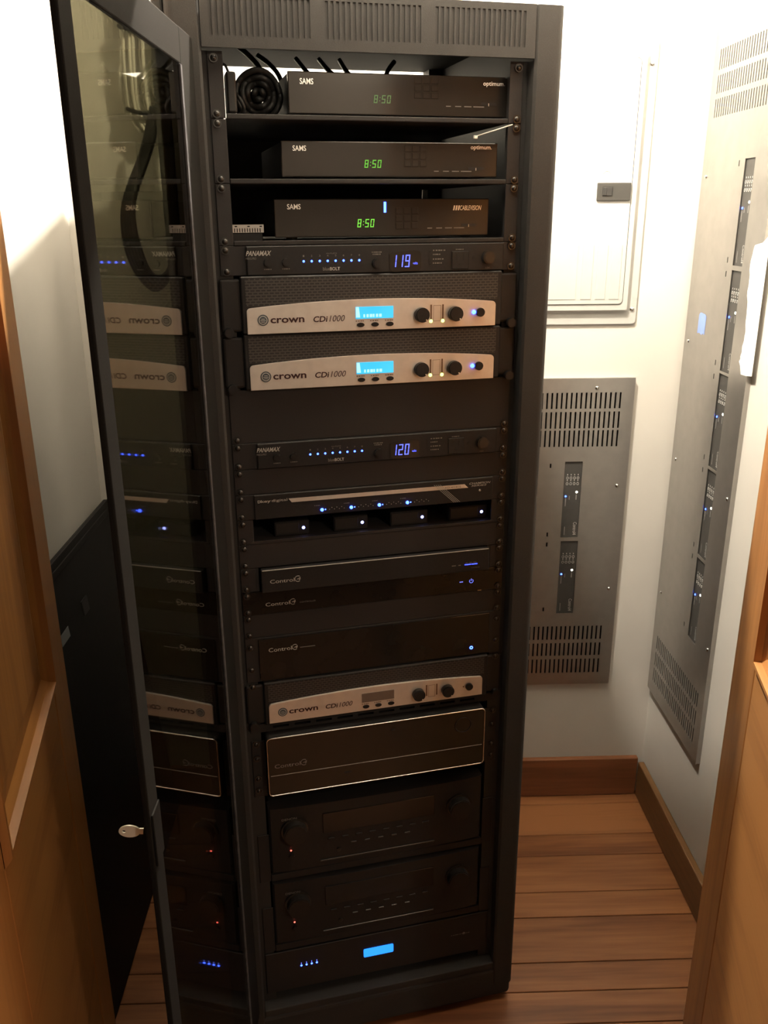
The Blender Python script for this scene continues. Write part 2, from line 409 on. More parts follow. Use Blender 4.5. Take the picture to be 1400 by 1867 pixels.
# uprights of the front frame, round on the outside
for s_ in (-1, 1):
    pts = [(XI, FYR + .004), (XI + .004, FYR)]
    for k in range(7):
        a = -PI / 2 + k / 6 * PI / 2; pts.append((XO - .012 + .012 * math.cos(a), FYR + .012 + .012 * math.sin(a)))
    pts += [(XO, .05), (XI + .012, .05), (XI + .012, .012), (XI, .012)]
    pts = [(s_ * p[0], p[1]) for p in pts]
    rk.part('front_upright', MB().prism(pts, .045, 1.9626, 'z'), M['powder'])
tp = MB()
ZB, ZT = 1.8895, 1.9626
holes = []
for a, b in ((-.2372, -.0954), (-.0732, .0684), (.0911, .2325)):
    n = 18
    for k in range(n):
        xc = a + .002 + (b - a - .004) * k / (n - 1); holes.append((xc - .0022, xc + .0022, 1.9045, 1.9530))
for x0, x1, z0, z1 in complement_boxes(-XI + .001, XI - .001, ZB, ZT, holes): tp.box(x0, x1, FYR, FYR + .0016, z0, z1)
tp.box(-XI + .001, XI - .001, FYR + .0016, FYR + .007, ZB, ZB + .004)
rk.part('vented_top_panel', tp, M['powder'], label='top panel with three groups of narrow vertical vent slots')
rk.part('vent_backing', MB().box(-XI + .002, XI - .002, FYR + .0019, FYR + .004, 1.9, ZT - .002), M['powder'])
rk.part('top_cover', MB().box(-XO, XO, FYR + .012, D0, 1.9555, 1.9626, .002), M['door_black'])
rk.part('base_plinth', MB().box(-XO + .004, XO - .004, FYR + .001, D0 - .02, .012, .0935, .010, 3).box(-XO + .03, XO - .03, .0, D0 - .05, .0005, .03), M['powder'])
rk.part('base_sill', MB().box(-XI, XI, FYR + .001, .05, .0935, .111, .002), M['powder'])
for s_ in (-1, 1):
    for y0 in (.05, D0 - .045):
        rk.part('corner_post', MB().box(min(s_ * .262, s_ * XO), max(s_ * .262, s_ * XO), y0, y0 + .045, .093, 1.9555), M['powder'])
    # mounting rail: L section
    x0, x1 = sorted((s_ * .2225, s_ * .2545))
    rl = MB().box(x0, x1, .001, .003, .111, 1.889); a, b = sorted((s_ * .2225, s_ * .2243)); rl.box(a, b, .003, .015, .111, 1.889)
    rk.part('mounting_rail', rl, M['powder'])
rk.part('rear_panel', MB().box(-.26, .26, D0 - .006, D0 - .003, .09, 1.815), M['powder'])
rk.part('side_panel', MB().box(-XO - .016, -XO - .0005, -.012, D0 - .005, .02, 1.960, .004), M['powder'])
rk.part('side_panel', MB().box(XO - .005, XO - .001, .055, D0 - .005, .09, 1.955), M['powder'])
# rack screws, a pair across every unit boundary
sc0 = rk.part('rack_screw', MB().dome((0, 0, 0), .0048, .0034).cyl((0, -.0004, 0), .0062, .001, seg=14), M['screw'])
HX = .2326
first = True
rows = []
for n in (0, 2, 4, 5, 11, 12, 13, 14, 15, 16, 17, 18): rows += [zu(n) + .0064, zu(n) - .0064]
rows += [zu(18.86), zu(19.4), zu(20.4), zu(23.9), zu(24.6), zu(25.6), zu(26.2), 1.879]
rows.remove(zu(5) - .0064)
locs = [(s_ * HX, -.0046, z) for z in rows for s_ in (-1, 1)] + [(s_ * HX, -.0066, zu(21.16)) for s_ in (-1, 1)]
sc0.location = locs[0]
rk.many('rack_screw', sc0, [Vector(l) - Vector(locs[0]) for l in locs[1:]])
# ---- the rack's own door: local frame of the door
DA = math.radians(-104); DW, DT = .548, .007
dr = bpy.data.objects.new('door', None); C.objects.link(dr); dr.parent = rk.o; dr.location = (-.262, -.03, 0); dr.rotation_euler = (0, 0, DA)
dr['label'] = 'open black framed rack door with smoked glazing, hinged on the left'
def dpart(n, mb, mm, label=None):
    o = mb.obj(n, mm, dr)
    if label: o['label'] = label
    return o
ZD0, ZD1, SF, SH, SR = .115, 1.900, .036, .085, .046
# local x from hinge to free edge, +y is the inner face, thickness towards -y
dfm = MB()
dfm.box(0, SH, -DT, 0, ZD0, ZD1, .002); dfm.box(DW - SF, DW, -DT, 0, ZD0, ZD1, .002)
dfm.box(SH - .002, DW - SF + .002, -DT + .0003, -.0003, ZD1 - SR, ZD1 - .0003, .002); dfm.box(SH - .002, DW - SF + .002, -DT + .0003, -.0003, ZD0 + .0003, ZD0 + SR, .002)
dpart('door_frame', dfm, M['door_black'])
dpart('door_glazing', MB().box(SH - .003, DW - SF + .003, -.0055, -.0015, ZD0 + SR - .003, ZD1 - SR + .003), M['glazing'])
dpart('hinge', MB().cyl((-.006, -.008, 1.80), .005, .06, 'z').cyl((-.006, -.008, .35), .005, .06, 'z'), M['screw'])
dpart('hinge_pin', MB().cyl((-.006, -.006, 1.898), .003, .03, 'z'), M['chrome'])
dpart('lock', MB().cyl((DW - .022, -DT - .001, 1.0), .009, .012, 'y', 16).box(DW - .034, DW - .004, .0, .0025, .965, 1.035, .001), M['door_black'])
dpart('glazing_strip', MB().box(SH - .001, SH + .009, -.0015, .0012, ZD0 + SR, ZD1 - SR, .0006, 1), M['grey_strip'], 'pale mottled strip along the hinge side of the glazing')  # pale mottled grey strip over the hinge-side edge of the glass
# key in the lock
DMt = RM @ Matrix.Translation((-.262, -.03, 0)) @ Matrix.Rotation(DA, 4, 'Z')
ky = Thing('key', 'small bright nickel key standing in the lock at rack door edge', 'key', (0, 0, 0), 0, world=DMt @ Vector((DW - .022, -DT - .007, 1.0)))
ky.o.rotation_euler = (0, 0, RACK + DA)
bw = MB(); bm = bw.bm; N = 28; hole_c = (-.032, .0)
# bow lies in local y/z-plane turned to the camera: ellipse ring with a small hole
def ell(k, rx, rz, cx): a = 2 * PI * k / N; return (cx + rx * math.cos(a), rz * math.sin(a))
for yy, flip in ((-.001, 1), (.001, -1)):
    O = [bm.verts.new((yy, *ell(k, .0125, .0080, -.018))) for k in range(N)]; I = [bm.verts.new((yy, *ell(k, .0022, .0018, -.0245))) for k in range(N)]
    for k in range(N): bm.faces.new((O[k], O[(k + 1) % N], I[(k + 1) % N], I[k]))
    if flip == 1: O1, I1 = O, I
for k in range(N):
    bm.faces.new((O1[k], O1[(k + 1) % N], O[(k + 1) % N], O[k])); bm.faces.new((I1[k], I1[(k + 1) % N], I[(k + 1) % N], I[k]))
bmesh.ops.recalc_face_normals(bm, faces=bm.faces[:])
b_ = ky.part('bow', bw, M['nickel'])
s_ = ky.part('blade', MB().box(-.001, .001, -.0065, .012, -.0038, .0038, .0004), M['nickel'])

# ---------------------------------------------------------------- rack mounted things
def blank(n0, n1, label):
    t = rack_thing('blank_panel', label, 'blank panel', zu(n1), 'flat black filler panels in the rack')
    t.part('face', MB().box(-.2413, .2413, -.0022, 0, zu(n1) + .0004, zu(n0) - .0004, .0006, 1), M['panel'])
    t.part('flange', MB().box(-.215, .215, 0, .012, zu(n0) - .0022, zu(n0) - .0008), M['panel'])
blank(9, 11, 'tall black blank filler panel just below second silver amplifier')
blank(12, 13, 'narrow black blank panel between lower power conditioner and silver striped switcher')
blank(15, 16, 'narrow black blank panel just below row of four white-lit boxes')
blank(18, 19, 'narrow black blank panel between slim controllers and taller controller')

def shelf(n, label, y1=.42):
    z = zu(n)
    t = rack_thing('rack_shelf', label, 'shelf', z - .002, 'black steel shelves at the top of the rack')
    t.part('tray', MB().box(-.219, .219, 0, y1, z, z + .0016), M['panel'])
    t.part('front_lip', MB().box(-.219, .219, -.003, 0, z, z + .0072, .0012), M['panel'])
    for s_ in (-1, 1):
        a, b = sorted((s_ * .2195, s_ * .2413)); t.part('ear', MB().box(a, b, -.0022, 0, z + .0005, z + 2 * U - .0005, .0006, 1), M['panel'])
shelf(2, 'black rack shelf carrying the middle cable box'); shelf(4, 'black rack shelf carrying the lowest cable box')
shelf(0, 'black rack shelf carrying the topmost cable box and dark coiled cord')

def cable_box(z0, x0, x1, h, label, brand, dims, seg, segm, left=False, bar=None):
    t = rack_thing('cable_box', label, 'cable box', z0, 'black cable boxes on the rack shelves', x=(x0 + x1) / 2)
    z1 = z0 + h; Y = .02
    t.part('body', MB().box(x0 + .001, x1 - .001, Y + .006, Y + .27, z0 + .004, z1 - .001, .002), M['chassis'])
    t.part('front', MB().box(x0, x1, Y, Y + .006, z0 + .003, z1, .0015), M['gloss'])
    for fx in (x0 + .03, x1 - .03):
        for fy in (Y + .03, Y + .24): t.part('foot', MB().cyl((fx, fy, z0 + .002), .009, .004, 'z', 12), M['rubber'])
    yt = Y - .0006
    t.part('maker_lettering', MB().text('SAMS', *dims[0], yt, .012), M['white_ink'])
    t.part('operator_lettering', MB().text(brand, *dims[1], yt, .014 if brand != 'CABLEVISION' else .008, .0 if brand == 'optimum.' else .25), M['white_ink'])
    if brand == 'CABLEVISION':
        a = dims[1]
        q = MB()
        for k in range(3): q.quad([(a[0] - .012 + k * .004, yt, a[2]), (a[0] - .0095 + k * .004, yt, a[2]), (a[0] - .008 + k * .004, yt, a[3]), (a[0] - .0105 + k * .004, yt, a[3])])
        t.part('operator_mark', q, M['white_ink'])
    t.part('clock', MB().segs('8:50', *seg, yt), segm)
    # keypad: three rows of three
    kx0, kx1, kz0, kz1 = dims[2]
    for r in range(3):
        for c in range(3):
            xa = kx0 + (kx1 - kx0) * c / 3; za = kz0 + (kz1 - kz0) * r / 3
            t.part('key_button', MB().box(xa + .0012, xa + (kx1 - kx0) / 3 - .0012, Y - .0008, Y, za + .001, za + (kz1 - kz0) / 3 - .001, .0003, 1), M['gloss'])
    ux, uz = dims[3]
    t.part('usb_slot', MB().box(ux, ux + .026, Y - .0005, Y, uz, uz + .0042), M['cavity'])
    t.part('port_tick', MB().box(ux + .012, ux + .013, Y - .0009, Y - .0005, uz - .001, uz + .003), M['white_ink'])  # thin white tick across the port
    fp = MB()
    for k, q in enumerate((.008, .010, .012, .018)): fp.quad([(ux - .058 + k * .015, yt, uz - .003), (ux - .058 + k * .015 + q, yt, uz - .003), (ux - .058 + k * .015 + q, yt, uz - .0016), (ux - .058 + k * .015, yt, uz - .0016)])
    t.part('fine_print', fp, M['dim_ink'])
    if bar: t.part('light_bar', MB().box(bar[0], bar[1], Y - .0008, Y, bar[2], bar[3]), M['led_ice'], label='lit blue vertical bar')
    return t
cable_box(zu(0) + .0078, -.1238, .2300, .0610, 'topmost black cable box showing a dim green clock, on the highest shelf', 'optimum.',
          ((-.1058, -.0854, 1.8512, 1.8594), (.1840, .2200, 1.8541, 1.8618), (.0708, .1117, 1.8345, 1.8660), (.1814, 1.8277)), (.0064, .0355, 1.8276, 1.8388), M['seg_green_d'])
cable_box(zu(2) + .0076, -.1380, .2118, .0545, 'middle black cable box with green clock, on the second shelf down', 'optimum.',
          ((-.1202, -.0995, 1.7588, 1.7665), (.1658, .2014, 1.7617, 1.7695), (.0555, .0930, 1.7365, 1.7690), (.1630, 1.7330)), (-.0094, .0198, 1.7353, 1.7468), M['seg_green'])
cable_box(zu(4) + .0074, -.1525, .1998, .0600, 'lowest black cable box with brightest green clock and blue light bar', 'CABLEVISION',
          ((-.1322, -.1111, 1.6745, 1.6823), (.1500, .1867, 1.6718, 1.6792), (.0409, .0804, 1.6430, 1.6770), (.1530, 1.6470)), (-.0222, .0075, 1.6470, 1.6594), M['seg_green_b'], bar=(.0224, .0262, 1.6690, 1.6850))

def ear_print(mb, x0, x1, z0, z1, y, n):
    for k in range(n):
        a = x0 + (x1 - x0) * k / n; b = a + (x1 - x0) / n * (.55 + .3 * ((k * 7) % 3) / 2)
        mb.quad([(a, y, z0), (b, y, z0), (b, y, z1), (a, y, z1)])
    return mb

def power_conditioner(n, volts, label):
    z0, z1 = zu(n + 1), zu(n); dz = z1 - zu(4)
    t = rack_thing('power_conditioner', label, 'power conditioner', z0, 'slim black power conditioners with blue volt meters')
    t.part('faceplate', MB().box(-.2413, .2413, -.0024, 0, z0 + .0004, z1 - .0004, .0005, 1), M['panel'])
    t.part('front', MB().box(-.2015, .2178, -.008, -.0024, z0 + .0006, z1 - .0006, .0012, 1), M['device'])
    t.part('chassis', MB().box(-.215, .215, .0005, .32, z0 + .001, z1 - .001), M['chassis'])
    Y = -.008; yt = Y - .0005; Z = lambda z: z + dz
    t.part('maker_lettering', MB().text('PANAMAX', -.2025, -.1632, Z(1.6074), Z(1.6148), yt, .016, .35), M['grey_ink'])
    t.part('model_lettering', MB().text('M4315-PRO', -.2032, -.1868, Z(1.6018), Z(1.6052), yt, 0, .1), M['dim_ink'])
    for x, z in ((-.1694, 1.5968), (-.1412, 1.5970)):
        b = t.part('push_button', MB().cyl((x, Y - .0015, Z(z)), .0062, .005, 'y', 20, bev=.001), M['knob'])
        t.part('button_print', ear_print(MB(), x - .006, x + .006, Z(z) - .0105, Z(z) - .0090, yt, 5), M['dim_ink'])
    for k in range(8):
        x = -.1135 + (-.0248 + .1135) * k / 7
        t.part('outlet_light', MB().dome((x, Y, Z(1.5980)), .0018, .0012, 10), M['led_ice'])
        t.part('outlet_digit', MB().text(str(k + 1), x - .0012, x + .0012, Z(1.6046), Z(1.6074), yt), M['dim_ink'])
    t.part('outlet_lettering', MB().text('OUTLETS', -.0775, -.0609, Z(1.6083), Z(1.6102), yt), M['dim_ink'])
    t.part('badge_lettering', MB().text('blue', -.0834, -.0727, Z(1.5834), Z(1.5888), yt, .01), M['dim_ink'])
    t.part('badge_lettering', MB().text('BOLT', -.0722, -.0562, Z(1.5834), Z(1.5886), yt, .02), M['grey_ink'])
    t.part('dial', MB().cyl((.0038, Y - .003, Z(1.5930)), .0078, .007, 'y', 24, bev=.0015), M['knob'])
    d = MB(); ear_print(d, -.0045, .0118, Z(1.6090), Z(1.6108), yt, 6); ear_print(d, -.003, .0105, Z(1.6058), Z(1.6076), yt, 5)
    t.part('dial_print', d, M['dim_ink'])
    r = MB(); pts = [(.0238, 1.6060), (.030, 1.6092), (.064, 1.6120), (.0735, 1.6105), (.0765, 1.6065), (.0765, 1.5845), (.0728, 1.5805), (.030, 1.5790), (.0250, 1.5825)]
    r.prism([(a, Z(b)) for a, b in pts], Y - .0012, Y, 'y'); t.part('meter_window', r, M['gloss'])
    t.part('meter_digits', MB().segs(volts, .0260, .0590, Z(1.5862), Z(1.6052), Y - .0018, .15, .10), M['seg_blue'])
    t.part('meter_unit', MB().text('volts', .0628, .0706, Z(1.5902), Z(1.5942), Y - .0018), M['seg_blue'])
    lb = MB()
    for k, z in enumerate((1.6102, 1.6040, 1.5967, 1.5905)):
        ear_print(lb, .0965, .0965 + (.022, .013, .019, .016)[k], Z(z), Z(z) + .0018, yt, 5)
        t.part('status_light', MB().cyl((.0922, Y - .0004, Z(z) - .0008), .0016, .001, 'y', 10), M['cavity'])
    t.part('status_print', lb, M['dim_ink'])
    t.part('socket', MB().box(.1285, .1570, Y - .0012, Y, Z(1.5812), Z(1.6095), .0008, 1), M['device'])
    t.part('socket_slot', MB().box(.1362, .1380, Y - .0017, Y - .001, Z(1.5960), Z(1.6050)).box(.1478, .1496, Y - .0017, Y - .001, Z(1.5960), Z(1.6045)).cyl((.1430, Y - .0014, Z(1.5885)), .0024, .0006, 'y', 12), M['cavity'])
    t.part('socket_print', ear_print(MB(), .1350, .1490, Z(1.6112), Z(1.6128), yt, 5), M['dim_ink'])
    t.part('usb_port', MB().cyl((.1660, Y - .0004, Z(1.5985)), .0025, .001, 'y', 12), M['cavity'])
    t.part('lamp_knob', MB().cyl((.1905, Y - .0045, Z(1.5985)), .0098, .009, 'y', 24, bev=.002), M['gloss'])
    t.part('lamp_ring', MB().cyl((.1905, Y - .0006, Z(1.5985)), .0112, .0012, 'y', 24), M['device'])
    t.part('lamp_lettering', MB().text('12V', .1872, .1940, Z(1.5812), Z(1.5838), yt), M['dim_ink'])
power_conditioner(4, '119', 'upper slim black power conditioner whose blue meter reads 119')
power_conditioner(11, '120', 'lower slim black power conditioner whose blue meter reads 120')

def power_amplifier(n, lit, label, dz2=0.0):
    z0, z1 = zu(n + 2), zu(n); dz = z1 - zu(5) + dz2
    t = rack_thing('power_amplifier', label, 'amplifier', z0, 'black power amplifiers with curved silver front strip')
    Z = lambda z: z + dz; Y = -.010
    for s_ in (-1, 1):
        a, b = sorted((s_ * .2135, s_ * .2455))
        t.part('ear', MB().box(a, b, -.006, -.0005, z0 + .004, z1 - .004, .004, 2), M['device'])
        t.part('thumb_screw', MB().cyl((s_ * .2345, -.010, z0 + .0035), .0078, .010, 'y', 16, bev=.001), M['knob'])
    t.part('front', MB().box(-.2135, .2165, Y, 0, z0 + .0006, z1 - .0006, .002, 1), M['device'])
    t.part('vent_grille', MB().box(-.2065, .2085, Y - .0006, Y, Z(1.5325), z1 - .004), M['grille'])
    t.part('chassis', MB().box(-.213, .213, .0005, .38, z0 + .001, z1 - .001), M['chassis'])
    # arched silver strip
    zb = 1.4895; pts = []
    xl, xr, r = -.2065, .2050, .0062
    def arc(x): u = (x + .0005) / .206; return 1.5385 - .0098 * u * u
    for k in range(5):
        a = PI - k / 4 * PI / 2; pts.append((xl + r + r * math.cos(a), arc(xl + r) - r + r * math.sin(a)))
    for k in range(1, 20): x = xl + r + (xr - xl - 2 * r) * k / 20; pts.append((x, arc(x)))
    for k in range(5):
        a = PI / 2 - k / 4 * PI / 2; pts.append((xr - r + r * math.cos(a), arc(xr - r) - r + r * math.sin(a)))
    pts += [(xr, zb), (xl, zb)]
    YS = Y - .004
    t.part('silver_strip', MB().prism([(a, Z(b)) for a, b in pts], YS, Y, 'y', .0006), M['silver'], label='curved brushed silver strip')
    yt = YS - .0005
    cx, cz = -.1818, 1.5107
    t.part('emblem', MB().cyl((cx, YS - .0002, Z(cz)), .0086, .0006, 'y', 32), M['navy'])
    t.part('emblem', MB().cyl((cx, YS - .0005, Z(cz)), .0070, .0006, 'y', 32), M['palegrey'])
    em = MB().cyl((cx, YS - .0008, Z(cz)), .0053, .0006, 'y', 28); t.part('emblem', em, M['navy'])
    cr = MB()
    for q in range(3):
        zc = Z(cz) + .0020 - q * .0024; w_ = (.0028, .0042, .0030)[q]
        cr.quad([(cx - w_, YS - .0014, zc - .0006), (cx + w_, YS - .0014, zc - .0006), (cx + w_, YS - .0014, zc + .0006), (cx - w_, YS - .0014, zc + .0006)])
    t.part('emblem_crown', cr, M['palegrey'])
    t.part('maker_lettering', MB().text('crown', -.1702, -.1165, Z(1.5055), Z(1.5135), yt, .022), M['maroon'])
    t.part('model_lettering', MB().text('CDi', -.1022, -.0790, Z(1.5050), Z(1.5142), yt, .022, .15), M['maroon'])
    t.part('model_number', MB().text('1000', -.0765, -.0512, Z(1.5050), Z(1.5147), yt, -.002, .25), M['maroon'])
    sx0, sx1, sz0, sz1 = -.0333, .0288, 1.5078, 1.5266
    t.part('display', MB().box(sx0, sx1, YS - .0010, YS, Z(sz0), Z(sz1)), M['lcd'] if lit else M['lcd_off'])
    if lit:
        g = MB(); ear_print(g, -.0210, .0100, Z(1.5100), Z(1.5150), YS - .0015, 6); g.quad([(sx0, YS - .0014, Z(1.5100)), (sx0 + .007, YS - .0014, Z(1.5100)), (sx0 + .005, YS - .0014, Z(1.5262)), (sx0, YS - .0014, Z(1.5262))])
        t.part('display_characters', g, M['lcd_ink'])
    bp_ = MB()
    for x in (-.0255, -.0017, .0230):
        N = 20; pts = [(x + .0062 * math.cos(2 * PI * k / N), Z(1.4982) + .0036 * math.sin(2 * PI * k / N)) for k in range(N)]
        t.part('oval_button', MB().prism(pts, YS - .002, YS, 'y', .0005), M['maroon'] if False else M['knob'])
        ear_print(bp_, x - .008, x + .007, Z(1.5036), Z(1.5050), yt, 4)
    t.part('button_print', bp_, M['brown_led'])
    for x in (.0758, .1333):
        kb = t.part('volume_knob', MB().cyl((x, YS - .006, Z(1.5112)), .0118, .012, 'y', 32, bev=.0015), M['knob'])
        t.part('knob_pointer', MB().cyl((x + .006, YS - .0123, Z(1.5112) - .0078), .0012, .0006, 'y', 10), M['white_ink'], parent=kb)
    for x in (.0928, .1130):
        t.part('level_meter', MB().box(x - .0012, x + .0012, YS - .0006, YS, Z(1.5030), Z(1.5265)), M['brown_led'])
        if lit: t.part('signal_light', MB().dome((x, YS, Z(1.5000)), .0030, .0012, 14), M['led_green'])
    fr = MB()
    for a, b, c, d in ((.0965, .1095, 1.5250, 1.5255), (.0965, .1095, 1.5000, 1.5005), (.0965, .0970, 1.5000, 1.5255), (.1090, .1095, 1.5000, 1.5255)): fr.quad([(a, yt, Z(c)), (b, yt, Z(c)), (b, yt, Z(d)), (a, yt, Z(d))])
    t.part('meter_scale', fr, M['brown_led'])
    t.part('power_button', MB().cyl((.1773, YS - .003, Z(1.5120)), .0072, .006, 'y', 24, bev=.001), M['knob'])
    if lit: t.part('power_light', MB().dome((.1668, YS, Z(1.5122)), .0036, .0040, 14), M['led_ice'])
    else: t.part('power_light', MB().cyl((.1665, YS, Z(1.5120)), .0012, .0008, 'y', 10), M['knob'])
power_amplifier(5, True, 'uppermost silver-fronted amplifier with lit cyan display, below the 119 volt meter')
power_amplifier(7, True, 'second silver-fronted amplifier with lit cyan display, above tall blank panel')
power_amplifier(21, False, 'lowest silver-fronted amplifier, its display dark, in the lower half of the rack', .0055)

# video switcher with slanted silver stripe
z0, z1 = zu(14), zu(13)
t = rack_thing('video_switcher', 'slim black video switcher with slanted silver stripe and four blue lights', 'video switcher', z0)
t.part('faceplate', MB().box(-.2413, .2413, -.0024, 0, z0 + .0004, z1 - .0004, .0005, 1), M['panel'])
t.part('front', MB().box(-.2110, .2150, -.006, -.0024, z0 + .0006, z1 - .0006, .001, 1), M['device'])
t.part('chassis', MB().box(-.21, .21, .0005, .3, z0 + .001, z1 - .001), M['chassis'])
yt = -.0065
t.part('silver_stripe', MB().prism([(-.1530, 1.2118), (.1610, 1.2118), (.1680, 1.2050), (-.1480, 1.2050)], -.0068, -.006, 'y'), M['silver'])
sl = MB()
for k in range(4):
    x = .1035 + k * .0036
    sl.quad([(x, -.0074, 1.2150), (x + .0011, -.0074, 1.2150), (x + .0390, -.0074, 1.1800), (x + .0379, -.0074, 1.1800)])
t.part('slanted_line', sl, M['palegrey'])
t.part('maker_lettering', MB().text('key', -.2000, -.1835, 1.2066, 1.2128, yt, .012), M['grey_ink'])
t.part('maker_mark', MB().text('D', -.2052, -.2005, 1.2078, 1.2126, yt, .02), M['grey_ink'])
t.part('maker_lettering', MB().text('digital', -.1818, -.1552, 1.2070, 1.2128, yt, .002), M['grey_ink'])
t.part('series_lettering', MB().text('CHAMPION', .1700, .2098, 1.2104, 1.2140, yt, .004, .3), M['grey_ink'])
t.part('series_lettering', MB().text('SERIES', .1735, .2030, 1.2062, 1.2094, yt, .004, .3), M['grey_ink'])
t.part('stripe_lettering', MB().text('KD-4X4CS', .1250, .1540, 1.2064, 1.2100, -.0072, .004), M['dim_ink'])
for x in (-.0962, -.0449, .0051, .0559):
    t.part('channel_light', MB().dome((x, -.006, 1.1868), .0030, .0040, 14), M['led_ice'])
    t.part('channel_light', MB().dome((x + .0060, -.006, 1.1868), .0012, .0008, 10), M['led_ice'])
    sm = MB()
    for k in range(7): sm.box(x + .0125 + k * .0043, x + .0135 + k * .0043, -.0066, -.006, 1.1860 + .003 * (k % 2), 1.1870 + .003 * (k % 2))
    t.part('input_light', sm, M['grey_ink'])
    t.part('channel_print', ear_print(MB(), x - .013, x - .002, 1.1945, 1.1958, yt, 4), M['dim_ink'])
t.part('button', MB().cyl((.1900, -.0065, 1.1985), .0018, .002, 'y', 12), M['grey_ink'])

# tray with four little extender boxes
zt = zu(15)
t = rack_thing('rack_tray', 'shallow black rack tray holding four small boxes with white lights', 'tray', zt)
t.part('tray', MB().box(-.219, .219, -.002, .2, zt + .0006, zt + .0022).box(-.219, .219, -.003, -.001, zt + .0004, zt + .0050), M['panel'])
for s_ in (-1, 1):
    a, b = sorted((s_ * .2145, s_ * .2413)); t.part('ear', MB().box(a, b, -.0022, 0, zt + .0005, zu(14) - .0005, .0006, 1), M['panel'])
for x0, xl, lab, gx in ((-.1745, -.1259, 'small black extender box with white light, leftmost along the tray', .008), (-.0700, -.0205, 'small black extender box with white light, second along the tray', .010), (.0330, .0904, 'small black extender box with white light, third along the tray', .010), (.1433, .2038, 'small black extender box with white light, beside right-hand rail', .006)):
    b = rack_thing('extender_box', lab, 'extender box', zt + .0024, 'small boxes with white lights on the tray', x=(x0 + xl) / 2)
    b.part('body', MB().box(x0 - .002, xl + .010, .018, .10, zt + .0026, zt + .0285, .0012, 1), M['device'])
    b.part('face_plate', MB().box(x0, xl - .008, .0165, .018, zt + .0060, zt + .0265, .0005, 1), M['panel'])
    b.part('power_light', MB().dome((xl, .018, 1.1485), .0028, .0018, 14), M['led_white'])

# slim controllers
def circled4(t, x, z, r, y, mm):
    q = MB()
    P = [(x + r * math.cos(a), y, z + r * math.sin(a)) for a in [math.radians(55 + 250 * k / 20) for k in range(21)]]
    q.tube(P, r * .10, 4); q.text('4', x - r * .40, x + r * .95, z - r * .55, z + r * .55, y, 0, .15)
    t.part('maker_mark', q, mm)
def c4(t, x0, x1, z0, z1, y, mm):
    w_ = x1 - x0; t.part('maker_lettering', MB().text('Control', x0, x0 + w_ * .80, z0 + .0006, z1 - .001, y, .004), mm)
    circled4(t, x0 + w_ * .915, (z0 + z1) / 2 + .0006, w_ * .10, y, mm)
z0, z1 = zu(17), zu(16)
t = rack_thing('media_controller', 'slim black controller with two lit blue dashes, upper one of the pair', 'controller', z0)
t.part('front', MB().box(-.2070, .2100, -.014, -.002, z0 + .0008, z1 - .0010, .0016, 2), M['device'])
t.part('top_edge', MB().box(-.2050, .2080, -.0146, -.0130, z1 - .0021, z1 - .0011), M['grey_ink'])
t.part('chassis', MB().box(-.205, .205, -.002, .26, z0 + .002, z1 - .002), M['chassis'])
for s_ in (-1, 1):
    a, b = sorted((s_ * .2150, s_ * .2413)); e = MB().box(a, b, -.0022, 0, z0 + .0005, z1 - .0005, .0006, 1)
    a, b = sorted((s_ * .2100, s_ * .2155)); e.box(a, b, -.0016, .05, z0 + .0005, z1 - .0005); t.part('ear', e, M['panel'])
yt = -.0145
c4(t, -.1924, -.1393, 1.0618, 1.0704, yt, M['grey_ink'])
for x0, x1, mm in ((.1380, .1455, 'dim_ink'), (.1505, .1550, 'dim_ink'), (.1625, .1745, 'led_blue'), (.1760, .1868, 'led_blue')): t.part('status_light', MB().box(x0, x1, -.0146, -.014, 1.0594, 1.0608), M[mm])
t.part('status_print', ear_print(ear_print(MB(), .1640, .1860, 1.0632, 1.0644, yt, 3), .1760, .1920, 1.0525, 1.0536, yt, 5), M['dim_ink'])
z0, z1 = zu(18), zu(17)
t = rack_thing('media_controller', 'slim black controller with lit blue power symbol, directly under the other slim one', 'controller', z0)
t.part('faceplate', MB().box(-.2413, .2413, -.003, 0, z0 + .0004, z1 - .0004, .0006, 1), M['gloss_dark'])
t.part('chassis', MB().box(-.21, .21, .0005, .26, z0 + .001, z1 - .001), M['chassis'])
yt = -.0035
c4(t, -.2012, -.1483, 1.0143, 1.0229, yt, M['grey_ink'])
t.part('model_lettering', MB().text('CONTROLLER', -.1408, -.1120, 1.0150, 1.0178, yt), M['dim_ink'])
t.part('status_light', MB().box(.1575, .1640, -.0036, -.003, 1.0208, 1.0220), M['led_dimblue'])
pw_ = MB(); P = [(.1802 + .0036 * math.cos(a), yt, 1.0214 + .0036 * math.sin(a)) for a in [math.radians(130 + 280 * k / 16) for k in range(17)]]
pw_.tube(P, .0005, 4).box(.1798, .1806, yt - .0003, yt + .0003, 1.0216, 1.0262); t.part('power_symbol', pw_, M['led_dimblue'])
t.part('edge_scratch', MB().box(.1930, .2000, -.0040, -.003, z0 + .0006, z0 + .0020), M['chrome'])  # white scratch, built as a short metal bar on the lower edge
z0, z1 = zu(21), zu(19)
t = rack_thing('media_controller', 'taller black controller two units high with one round blue light', 'controller', z0)
t.part('faceplate', MB().box(-.2413, .2413, -.003, 0, z0 + .0004, z1 - .0004, .0006, 1), M['panel'])
t.part('front', MB().box(-.2180, .2180, -.006, -.003, z0 + .003, z1 - .003, .0008, 1), M['gloss_dark'])
t.part('chassis', MB().box(-.21, .21, .0005, .3, z0 + .001, z1 - .001), M['chassis'])
c4(t, -.2005, -.1485, .9255, .9350, -.0065, M['grey_ink'])
t.part('accent_line', MB().box(-.1440, -.1165, -.0066, -.006, .9282, .9292), M['dim_ink'])
ring = MB(); P = [(.1830 + .0026 * math.cos(a), -.0065, .8842 + .0026 * math.sin(a)) for a in [2 * PI * k / 16 for k in range(16)]]
